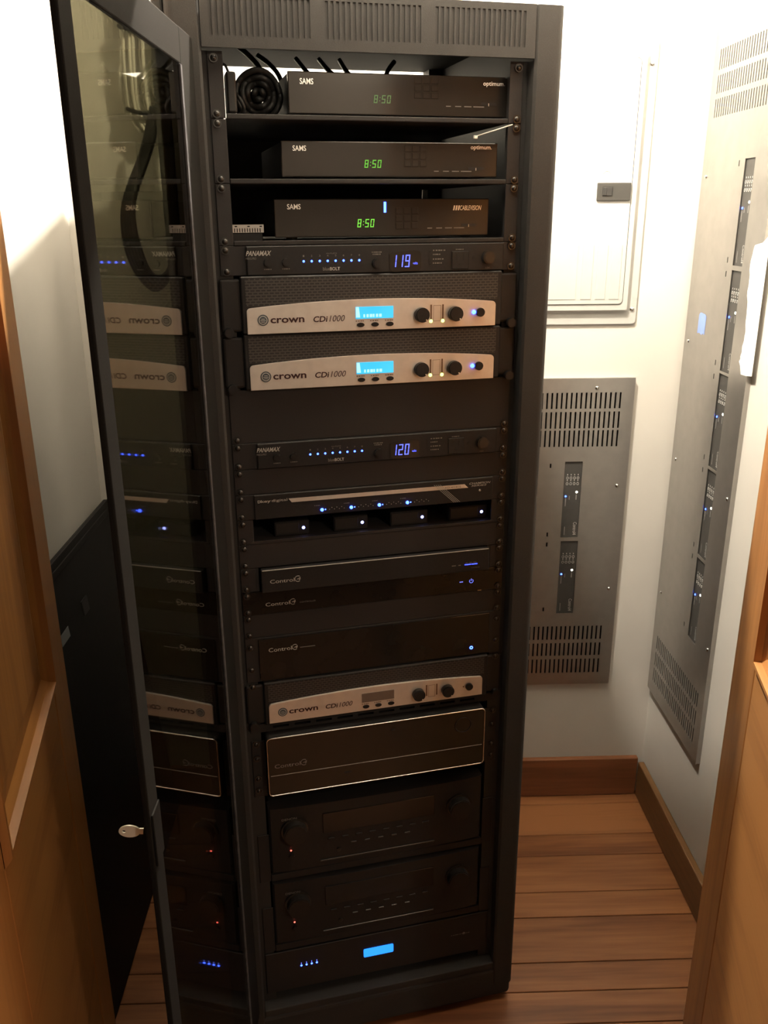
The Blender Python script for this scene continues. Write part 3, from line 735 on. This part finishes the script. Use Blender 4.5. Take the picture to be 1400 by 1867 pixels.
ring.tube(P, .0009, 5, True); t.part('power_ring', ring, M['led_ice'])

# vented filler, then the large framed amplifier
z0, z1 = .7602, zu(23)
t = rack_thing('vent_panel', 'thin black slotted vent panel above large chrome-edged amplifier', 'vent panel', z0)
vh = [(-.2 + k * .0405, -.2 + k * .0405 + .030, z0 + .006, z0 + .011) for k in range(10)]
v = MB()
for b in complement_boxes(-.2413, .2413, z0 + .0004, z1 - .0004, vh): v.box(b[0], b[1], -.002, 0, b[2], b[3])
t.part('slotted_plate', v, M['panel'])
z0, z1 = .6340, .7592
t = rack_thing('multichannel_amplifier', 'large black amplifier with thin chrome edge around a glossy front', 'amplifier', z0)
def rrect(x0, x1, a, b, r, n=6):
    out = []
    for cx, cz, s0 in ((x1 - r, b - r, 0), (x0 + r, b - r, PI / 2), (x0 + r, a + r, PI), (x1 - r, a + r, 1.5 * PI)):
        out += [(cx + r * math.cos(s0 + k / n * PI / 2), cz + r * math.sin(s0 + k / n * PI / 2)) for k in range(n + 1)]
    return out
t.part('body', MB().prism(rrect(-.2155, .2085, z0, z1, .007), -.022, .36, 'y'), M['device'])
t.part('front', MB().prism(rrect(-.2140, .2070, z0 + .0015, z1 - .0015, .006), -.025, -.022, 'y'), M['smoke'])
t.part('chrome_edge', MB().tube([(p[0], -.0250, p[1]) for p in rrect(-.2152, .2082, z0 + .0006, z1 - .0006, .007)], .0013, 6, True), M['chrome'], label='thin bright edge')
for s_ in (-1, 1):
    a, b = sorted((s_ * .2165, s_ * .2413)); t.part('ear', MB().box(a, b, -.0022, 0, zu(26.55), zu(23.78), .0006, 1), M['panel'])
t.part('seam_line', MB().box(-.2110, .2040, -.0256, -.025, .6778, .6786), M['grey_ink'])
c4(t, -.2030, -.1430, .6935, .7035, -.0256, M['dim_ink'])
rg = MB().tube([(.1640 + .016 * math.cos(a), -.0256, .7290 + .016 * math.sin(a)) for a in [2 * PI * k / 28 for k in range(28)]], .0007, 5, True)
t.part('knob_ring', rg, M['device'])
t.part('sensor', MB().box(.020, .028, -.0256, -.025, .7390, .7425).box(-.072, -.058, -.0256, -.025, .6600, .6640), M['cavity'])
z0 = zu(26.9)
# two receivers on shelves
def receiver(zs, h, dzr, label):
    t = rack_thing('av_receiver', label, 'receiver', zs, 'large black receivers low in the rack')
    Y = -.010; z1 = zs + h
    t.part('body', MB().box(-.2160, .2120, .02, .34, zs + .012, z1 - .004, .003), M['chassis'])
    pts = [(-.2185, .02), (-.2185, Y + .006), (-.2150, Y + .002)] + [(-.2150 + .4260 * k / 12, Y - .004 * math.sin(PI * k / 12)) for k in range(1, 12)] + [(.2110, Y + .002), (.2145, Y + .006), (.2145, .02)]
    t.part('front', MB().prism(pts, zs + .010, z1, 'z'), M['device'])
    for fx in (-.18, .18): t.part('foot', MB().cyl((fx, .06, zs + .006), .018, .012, 'z', 20), M['rubber'])
    Yf = Y - .0045; r = dzr
    for kx, kz in ((-.1700, .5400 + r), (.1640, .5330 + r)):
        kb = t.part('knob', MB().cyl((kx, Yf - .008, kz), .0230, .018, 'y', 36, bev=.002), M['knob'])
        t.part('knob_ring', MB().cyl((kx, Yf - .0005, kz), .0265, .002, 'y', 36), M['gloss'])
    t.part('maker_lettering', MB().text('DENON', -.1945, -.1655, .5655 + r, .5705 + r, Yf - .0002, .008), M['dim_ink'])
    t.part('display_window', MB().box(-.115, .112, Yf - .001, Yf + .004, .5220 + r, .5680 + r, .0008, 1), M['gloss_dark'])
    for k in range(8):
        x = -.105 + k * .0275; t.part('button', MB().box(x, x + .013, Yf - .0015, Yf + .004, .5050 + r, .5090 + r, .0006, 1), M['knob'])
    for k in range(5):
        x = -.060 + k * .0275; t.part('button', MB().box(x, x + .011, Yf - .0015, Yf + .004, .4880 + r, .4915 + r, .0006, 1), M['screw'])
    t.part('trim_line', MB().box(-.1215, .1130, Yf - .0012, Yf + .004, .4555 + r, .4590 + r, .0006, 1), M['screw'], label='thin metal trim line')
    t.part('jack', MB().cyl((-.0847, Yf, .4775 + r), .0042, .004, 'y', 16).cyl((-.0847, Yf - .002, .4775 + r), .0022, .001, 'y', 12), M['screw'])
    t.part('standby_light', MB().dome((-.1793, Yf, .4942 + r), .0018, .0012, 10), M['led_red'])
    t.part('power_button', MB().cyl((-.1780, Yf, .4790 + r), .0050, .004, 'y', 16), M['knob'])
receiver(.4330, .158, .0, 'upper of two black receivers, just below the chrome-edged amplifier')
receiver(.2560, .158, -.1765, 'lower of two black receivers, just above bottom amplifier with blue screen')
for zz, lab in ((.4300, 'black rack shelf carrying the upper receiver'), (.2530, 'black rack shelf carrying the lower receiver')):
    t = rack_thing('rack_shelf', lab, 'shelf', zz - .002)
    t.part('tray', MB().box(-.219, .219, 0, .4, zz, zz + .002), M['panel']); t.part('front_lip', MB().box(-.219, .219, -.004, 0, zz - .012, zz + .0035, .0012), M['panel'])
    for s_ in (-1, 1):
        a, b = sorted((s_ * .2195, s_ * .2413)); t.part('ear', MB().box(a, b, -.0022, 0, zz - .012, zz + .10, .0006, 1), M['panel'])
# bottom amplifier
z0, z1 = .1330, .2360
t = rack_thing('bottom_amplifier', 'black amplifier at rack bottom with lit blue screen and four blue lights', 'amplifier', z0)
t.part('faceplate', MB().box(-.2413, .2413, -.004, 0, z0, z1, .001, 1), M['panel'])
t.part('chassis', MB().box(-.21, .21, .0005, .36, z0 + .001, z1 - .001), M['chassis'])
for k in range(4):
    x = -.1684 + k * .0108; t.part('channel_light', MB().dome((x, -.004, .1912), .0021, .0014, 12), M['led_ice'])
    t.part('channel_bar', MB().box(x - .0006, x + .0006, -.0045, -.004, .1948, .1990), M['led_dimblue'])
t.part('screen', MB().prism(rrect(-.0360, .0286, .1790, .2004, .003), -.0052, -.004, 'y'), M['lcd_blue'])
t.part('badge', ear_print(MB(), .1575, .2000, .1880, .1898, -.0046, 9).cyl((.1865, -.0046, .1895), .0030, .0006, 'y', 16), M['dim_ink'])

# ---------------------------------------------------------------- loose things in the rack
def spline(pts, n=8):
    P = [Vector(p) for p in pts]; out = []
    for i in range(len(P) - 1):
        a, b, c, d = P[max(i - 1, 0)], P[i], P[i + 1], P[min(i + 2, len(P) - 1)]
        for k in range(n):
            u = k / n; out.append(.5 * ((2 * b) + (c - a) * u + (2 * a - 5 * b + 4 * c - d) * u * u + (3 * b - a - 3 * c + d) * u ** 3))
    out.append(P[-1]); return out
zs = zu(0) + .0020
t = rack_thing('coiled_cord', 'coil of black cord beside the topmost cable box', 'cord', zs, x=-.165, y=.1)
co = MB()
for k in range(20):
    r = (.030, .0225, .015, .007)[k % 4] - .0008 * (k % 2); yy = .065 + (k // 4) * .0095
    co.tube([(-.163 + r * 1.12 * math.cos(a), yy + .006 * math.sin(3 * a + k), zs + .038 + r * 1.12 * math.sin(a)) for a in [2 * PI * q / 28 for q in range(28)]], .0046, 8, True)
t.part('windings', co, M['cord']); 
t.part('tie', MB().tube([(-.163 + .0265 * 1.15 * math.cos(a), .05 + .0, zs + .036 + .027 * math.sin(a)) for a in (.1, .3, .5)], .003, 6), M['rubber'])
t = rack_thing('power_adapter', 'black plug-in power adapter standing at left end of the top shelf', 'power adapter', zs, x=-.207, y=.03)
t.part('body', MB().box(-.2145, -.2000, .02, .06, zs + .008, zs + .064, .003), M['cord'])
t.part('lead', MB().tube(spline([(-.208, .04, zs + .063), (-.211, .045, zs + .072), (-.213, .06, zs + .078), (-.217, .12, zs + .082)]), .002, 6), M['cord'])
t.part('prong', MB().box(-.2125, -.2105, .026, .030, zs + .0005, zs + .010).box(-.2040, -.2020, .026, .030, zs + .0005, zs + .010), M['chrome'])
for k, (pts, lab) in enumerate((
    ([(-.205, .05, zs + .004), (-.190, .03, zs + .012), (-.196, .03, zs + .030), (-.212, .06, zs + .045)], 'short black cord hanging across left end of the top shelf'),
    ([(-.12, .42, 1.948), (-.10, .40, 1.930), (-.085, .38, 1.905), (-.080, .36, 1.86)], 'black cord crossing the bright gap above the topmost box, leftmost one'),
    ([(-.045, .44, 1.948), (-.030, .42, 1.925), (-.012, .40, 1.900), (-.005, .38, 1.86)], 'black cord crossing the bright gap, second from the coiled cord'),
    ([(.040, .44, 1.948), (.050, .42, 1.925), (.068, .40, 1.900), (.070, .38, 1.86)], 'black cord crossing the bright gap, above the green clock'),
    ([(-.175, .30, 1.948), (-.150, .28, 1.925), (-.135, .26, 1.900), (-.150, .22, 1.87)], 'thick black cord just above the coiled cord'),
    ([(.000, .44, 1.948), (.010, .42, 1.930), (.028, .40, 1.905), (.025, .38, 1.86)], 'black cord crossing the middle of bright gap above topmost box'),
    ([(.150, .44, 1.948), (.130, .42, 1.925), (.122, .40, 1.895), (.130, .38, 1.86)], 'black cord at right end of the bright gap above topmost box'))):
    o = MB().tube(spline(pts), .0045 if k else .003, 8).obj('cord', M['cord']); o.location = (0, 0, 0); o.rotation_euler = (0, 0, RACK)
    tag(o, lab, 'cord', 'black cords behind the top shelf')
t = rack_thing('cable_tie', 'white cable tie sticking out of the right-hand mounting rail', 'cable tie', 1.777, x=.165, y=-.012)
t.part('strap', MB().tube([(.1655, -.012, 1.7812), (.195, -.013, 1.7898), (.2245, -.008, 1.7985)], .0009, 6), M['tie'])
t.part('head', MB().box(.1590, .1650, -.0150, -.0095, 1.7765, 1.7815, .001), M['tie'])
t = rack_thing('terminal_strip', 'grey metal terminal strip lying at left on the lowest cable box shelf', 'terminal strip', zu(4) + .002, x=-.19, y=.06)
zz = zu(4) + .002
t.part('housing', MB().box(-.2185, -.1680, .055, .11, zz, zz + .016, .001), M['cord'])
ts = MB()
for b in complement_boxes(-.2185, -.1665, zz + .016, zz + .0280, [(-.213 + k * .004, -.2115 + k * .004, zz + .0165, zz + .0225) for k in range(11)] + [(-.212, -.208, zz + .0245, zz + .0262), (-.192, -.188, zz + .0245, zz + .0262), (-.173, -.169, zz + .0245, zz + .0262)]): ts.box(b[0], b[1], .050, .0525, b[2], b[3])
t.part('slotted_metal_strip', ts, M['silver'])

# cables on the wall seen through the rack door
t = Thing('cable_bundle', 'tied bundle of pale hanging cables behind the rack door glazing', 'cables', (-.50, .70, 1.86))
for k in range(12):
    x0 = -.529 + k * .0074; x1 = -.531 + k * .0074; yy = .715 + .012 * math.sin(k * 1.9)
    t.part('cable', MB().tube(spline([(x0 + .01, yy, 2.54), (x0 + .005, yy, 2.3), (x0, yy, 2.07), (x0 - .003, yy - .008, 1.98), (x1, yy, 1.885), (x1 + .02, yy, 1.84)]), .0042, 6), M['cable'])
for z_, w_ in ((2.050, .050), (1.885, .048)):
    t.part('tie', MB().tube([(-.489 + w_ * math.cos(a), .716 + .022 * math.sin(a), z_ + .006 * math.cos(a * 2)) for a in [2 * PI * q / 20 for q in range(20)]], .0045, 6, True), M['rubber'])
t = Thing('black_cable_loop', 'thick black looped cables hanging below the pale cable bundle', 'cables', (-.50, .70, 1.5))
for k in range(5):
    q = k * .007
    t.part('cable', MB().tube(spline([(-.47 + q, .665 - q, 1.89), (-.50 + q * .6, .665, 1.80), (-.555 + q, .668 - q, 1.68), (-.552 + q * 1.3, .672 - q, 1.57), (-.50 + q * .3, .665, 1.50 + q), (-.45, .665 - q, 1.56), (-.44 + q, .668, 1.70), (-.445 + q, .675, 1.86), (-.44 + q, .68, 1.95)]), .006, 7), M['cord'])

# side panel of the rack leaning on the wall
th_ = math.atan2(.106, .965); Ll = .970
o = bpy.data.objects.new('leaning_side_panel', None); C.objects.link(o); o.location = (-.579, .3, .0005); o.rotation_euler = (0, -th_, 0)
tag(o, 'black steel rack side panel leaning against the white wall behind the open door', 'side panel')
def lp(n, mb, mm, label=None):
    q = mb.obj(n, mm, o)
    if label: q['label'] = label
    return q
lp('sheet', MB().box(-.004, 0, -.42, .435, .002, Ll, .001), M['chassis'])
lp('rolled_edge', MB().box(-.014, -.0042, -.42, .435, Ll - .020, Ll, .003).box(-.0001, .0035, -.42, .435, Ll - .030, Ll - .016, .0015), M['chassis'])
lp('latch', MB().box(.0002, .004, .085, .125, .800, .835, .001), M['device'])
lp('sticker', MB().box(.0002, .0008, -.065, -.012, .800, .824), M['label'], 'small grey label')

# ---------------------------------------------------------------- breaker panel on the back wall
t = Thing('breaker_panel', 'pale grey electrical breaker panel with small dark latch, on back wall', 'breaker panel', (.47, BY, 1.395))
def rect_ring(mb, x0, x1, z0, z1, r, y_out, y_in, w_): pass
pr = MB().prism(rrect(.275, .670, 1.397, 2.04, .012), BY - .006, BY - .0002, 'y', .003)
t.part('cover', pr, M['enamel'])
t.part('raised_frame', MB().prism(rrect(.300, .645, 1.430, 2.01, .010), BY - .017, BY - .006, 'y', .005), M['enamel'])
dd = MB().prism(rrect(.315, .6265, 1.450, 1.995, .010), BY - .0195, BY - .0172, 'y', .0006)
dr2 = t.part('door', dd, M['enamel'])
gv = MB().prism(rrect(.3135, .628, 1.4485, 1.9965, .011), BY - .01735, BY - .0169, 'y'); t.part('door_gap', gv, M['latch_grey'])
for x0, x1 in ((.44, .509), (.521, .547), (.557, .582), (.592, .616)):
    t.part('embossed_rib', MB().box(x0, x1, BY - .0205, BY - .0193, 1.4615, 1.59, .0006, 2), M['enamel'], parent=dr2)
t.part('latch', MB().box(.5440, .6240, BY - .0245, BY - .0195, 1.6905, 1.7305, .0012, 2), M['latch_grey'], parent=dr2)
t.part('latch_grip', MB().box(.5560, .5800, BY - .0260, BY - .0245, 1.7010, 1.7215, .0015, 2).box(.5585, .5660, BY - .0275, BY - .0258, 1.7025, 1.7200, .0008, 1), M['cord'], parent=dr2)
pull = MB().tube([(.5650 + .008 * math.cos(a), BY - .0197, 1.7505 + .006 * math.sin(a)) for a in [PI * k / 8 for k in range(9)]], .0007, 5)
t.part('finger_mark', pull, M['enamel'], parent=dr2)
for x, z in ((.655, 1.985), (.656, 1.436), (.29, 1.985), (.29, 1.436)): t.part('screw', MB().dome((x, BY - .006, z), .0058, .004, 16), M['chrome'])

# ---------------------------------------------------------------- slotted enclosures with module faces
def module(t, make, cx, ztop, zbot, w_, ox, lit='wb', sx=1):
    """black module face; make(name, mb, mat, parent) adds a part; local coordinates x, z with face at y=ox"""
    x0, x1 = cx - w_ / 2, cx + w_ / 2; H = ztop - zbot
    mo = make('module', MB().box(x0 - .004, x1 + .004, ox, ox + .004, zbot - .003, ztop + .003), M['module'], None)
    for r in range(2):
        for k in range(4):
            x = x0 + w_ * (.20 + .2 * k); z = ztop - H * (.215 + .075 * r)
            make('terminal', MB().tube([(x + .0028 * math.cos(a), ox - .0004, z + .0034 * math.sin(a)) for a in [2 * PI * q / 12 for q in range(12)]], .0005, 4, True), M['grey_ink'], mo)
            make('terminal_mark', MB().box(x - .0008, x + .0008, ox - .0006, ox, z + .0072, z + .0108), M['grey_ink'], mo)
    make('status_light', MB().dome((x1 - w_ * .22, ox, ztop - H * .40), .0032, .0018, 12), M['led_warm'], mo)
    make('link_light', MB().dome((x0 + w_ * .17, ox, ztop - H * .455), .0026, .0018, 12), M['led_ice'], mo)
    pr_ = MB().box(x1 - w_ * .26, x1 - w_ * .20, ox - .0005, ox, ztop - H * .50, ztop - H * .43).box(x0 + w_ * .15, x0 + w_ * .20, ox - .0005, ox, ztop - H * .585, ztop - H * .48).box(x0 + w_ * .36, x0 + w_ * .40, ox - .0005, ox, ztop - H * .50, ztop - H * .45)
    pr_.box(x0 + w_ * .20, x0 + w_ * .24, ox - .0005, ox, ztop - H * .97, ztop - H * .86)
    make('module_print', pr_, M['dim_ink'], mo)
    make('module_lettering', MB().text('Control4', x1 - w_ * .30, x1 - w_ * .10, ztop - H * .97, ztop - H * .80, ox - .0006, 0, 0, plane='zx'), M['grey_ink'], mo)
def slot_rows(x0, x1, n, rows_, wslot):
    return [(x0 + (x1 - x0) * k / (n - 1) - wslot / 2, x0 + (x1 - x0) * k / (n - 1) + wslot / 2, a, b) for a, b in rows_ for k in range(n)]
def enclosure(t, make, x0, x1, z0, z1, y, top_rows, bot_rows, vx0, vx1, nv, ws, mods, small, screws):
    holes = slot_rows(vx0, vx1, nv, top_rows, ws) + slot_rows(vx0, vx1, nv, bot_rows, ws)
    holes += [(cx - w_ / 2, cx + w_ / 2, b, a) for cx, a, b, w_ in mods] + [(x - .0022, x + .0022, z - .006, z + .006) for x, z in small]
    pl = MB()
    for b in complement_boxes(x0, x1, z0, z1, holes): pl.box(b[0], b[1], y - .0015, y, b[2], b[3])
    make('cover', pl, M['grey_paint'], None)
    make('box_flange', MB().box(x0 + .001, x0 + .003, y, y + .0098, z0 + .001, z1 - .001).box(x1 - .003, x1 - .001, y, y + .0098, z0 + .001, z1 - .001).box(x0 + .003, x1 - .003, y, y + .0098, z0 + .001, z0 + .003).box(x0 + .003, x1 - .003, y, y + .0098, z1 - .003, z1 - .001), M['grey_paint'], None)
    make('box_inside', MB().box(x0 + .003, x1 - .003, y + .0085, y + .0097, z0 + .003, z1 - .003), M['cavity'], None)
    for cx, a, b, w_ in mods: module(t, make, cx, a, b, w_, y + .0015)
    s0 = None
    for x, z in screws: make('screw', MB().dome((x, y - .0015, z), .0050, .0035, 14), M['chrome'], None)
    for x, z in ((.03, -.03), (.028, -.255)): pass
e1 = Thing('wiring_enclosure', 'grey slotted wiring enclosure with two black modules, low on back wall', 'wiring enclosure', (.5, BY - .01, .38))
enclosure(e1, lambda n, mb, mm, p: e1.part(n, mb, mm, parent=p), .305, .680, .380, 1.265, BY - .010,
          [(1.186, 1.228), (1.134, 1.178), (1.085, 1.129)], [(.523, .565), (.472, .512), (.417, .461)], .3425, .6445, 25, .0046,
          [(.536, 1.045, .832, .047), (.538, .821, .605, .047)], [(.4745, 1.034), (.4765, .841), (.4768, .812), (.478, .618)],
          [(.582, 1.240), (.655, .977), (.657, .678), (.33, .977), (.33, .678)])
# right wall: local x runs towards the camera (-y), local y into the wall (+x)
e2 = Thing('wiring_enclosure', 'tall pale slotted wiring enclosure with five black modules, on right-hand wall', 'wiring enclosure', (0, 0, .37), 0, world=(RX - .010, .56, .37))
e2.o.rotation_euler = (0, 0, -PI / 2); e2.off = (0, 0, .37)
e2x = lambda y: .56 - y
ms = []
for a, b in ((1.771, 1.554), (1.544, 1.324), (1.318, 1.099), (1.092, .875), (.867, .653)): ms.append((e2x(.4835), a, b, .050))
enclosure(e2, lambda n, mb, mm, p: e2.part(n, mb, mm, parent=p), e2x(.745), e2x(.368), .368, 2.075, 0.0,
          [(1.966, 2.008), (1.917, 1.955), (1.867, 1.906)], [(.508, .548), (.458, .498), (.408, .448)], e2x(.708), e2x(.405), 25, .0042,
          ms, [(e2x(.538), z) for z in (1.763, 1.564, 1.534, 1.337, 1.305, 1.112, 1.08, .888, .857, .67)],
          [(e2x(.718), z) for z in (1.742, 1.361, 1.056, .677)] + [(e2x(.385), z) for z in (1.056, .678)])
# blue tape and torn paper on the tall enclosure
def wallpatch(name, pts, th__, mm, label, cat):
    q = MB().prism(pts, RX - .0118 - th__, RX - .0118, 'x').obj(name, mm); tag(q, label, cat); return q
wallpatch('masking_tape', [(.664, 1.432), (.655, 1.437), (.628, 1.435), (.621, 1.430), (.622, 1.388), (.630, 1.391), (.640, 1.386), (.652, 1.390), (.665, 1.387)], .0004, M['tape'], 'short strip of blue masking tape on the tall grey enclosure', 'tape')
rp = []
z = 1.60
pts = [(.343, 1.62), (.352, 1.618), (.372, 1.606)]
prof = [(.410, 1.600), (.416, 1.560), (.414, 1.520), (.409, 1.475), (.404, 1.440), (.402, 1.407), (.405, 1.380), (.412, 1.362)]
for (ya, za), (yb, zb_) in zip(prof, prof[1:]):
    for k in range(4):
        u = k / 4; pts.append((ya + (yb - ya) * u + random.uniform(-.004, .003), za + (zb_ - za) * u))
pts += [(.413, 1.360), (.404, 1.352), (.396, 1.335), (.37, 1.336), (.343, 1.340)]
wallpatch('torn_paper', pts, .0006, M['paper'], 'sheet of torn white paper stuck on the tall enclosure, ragged along one side', 'paper')
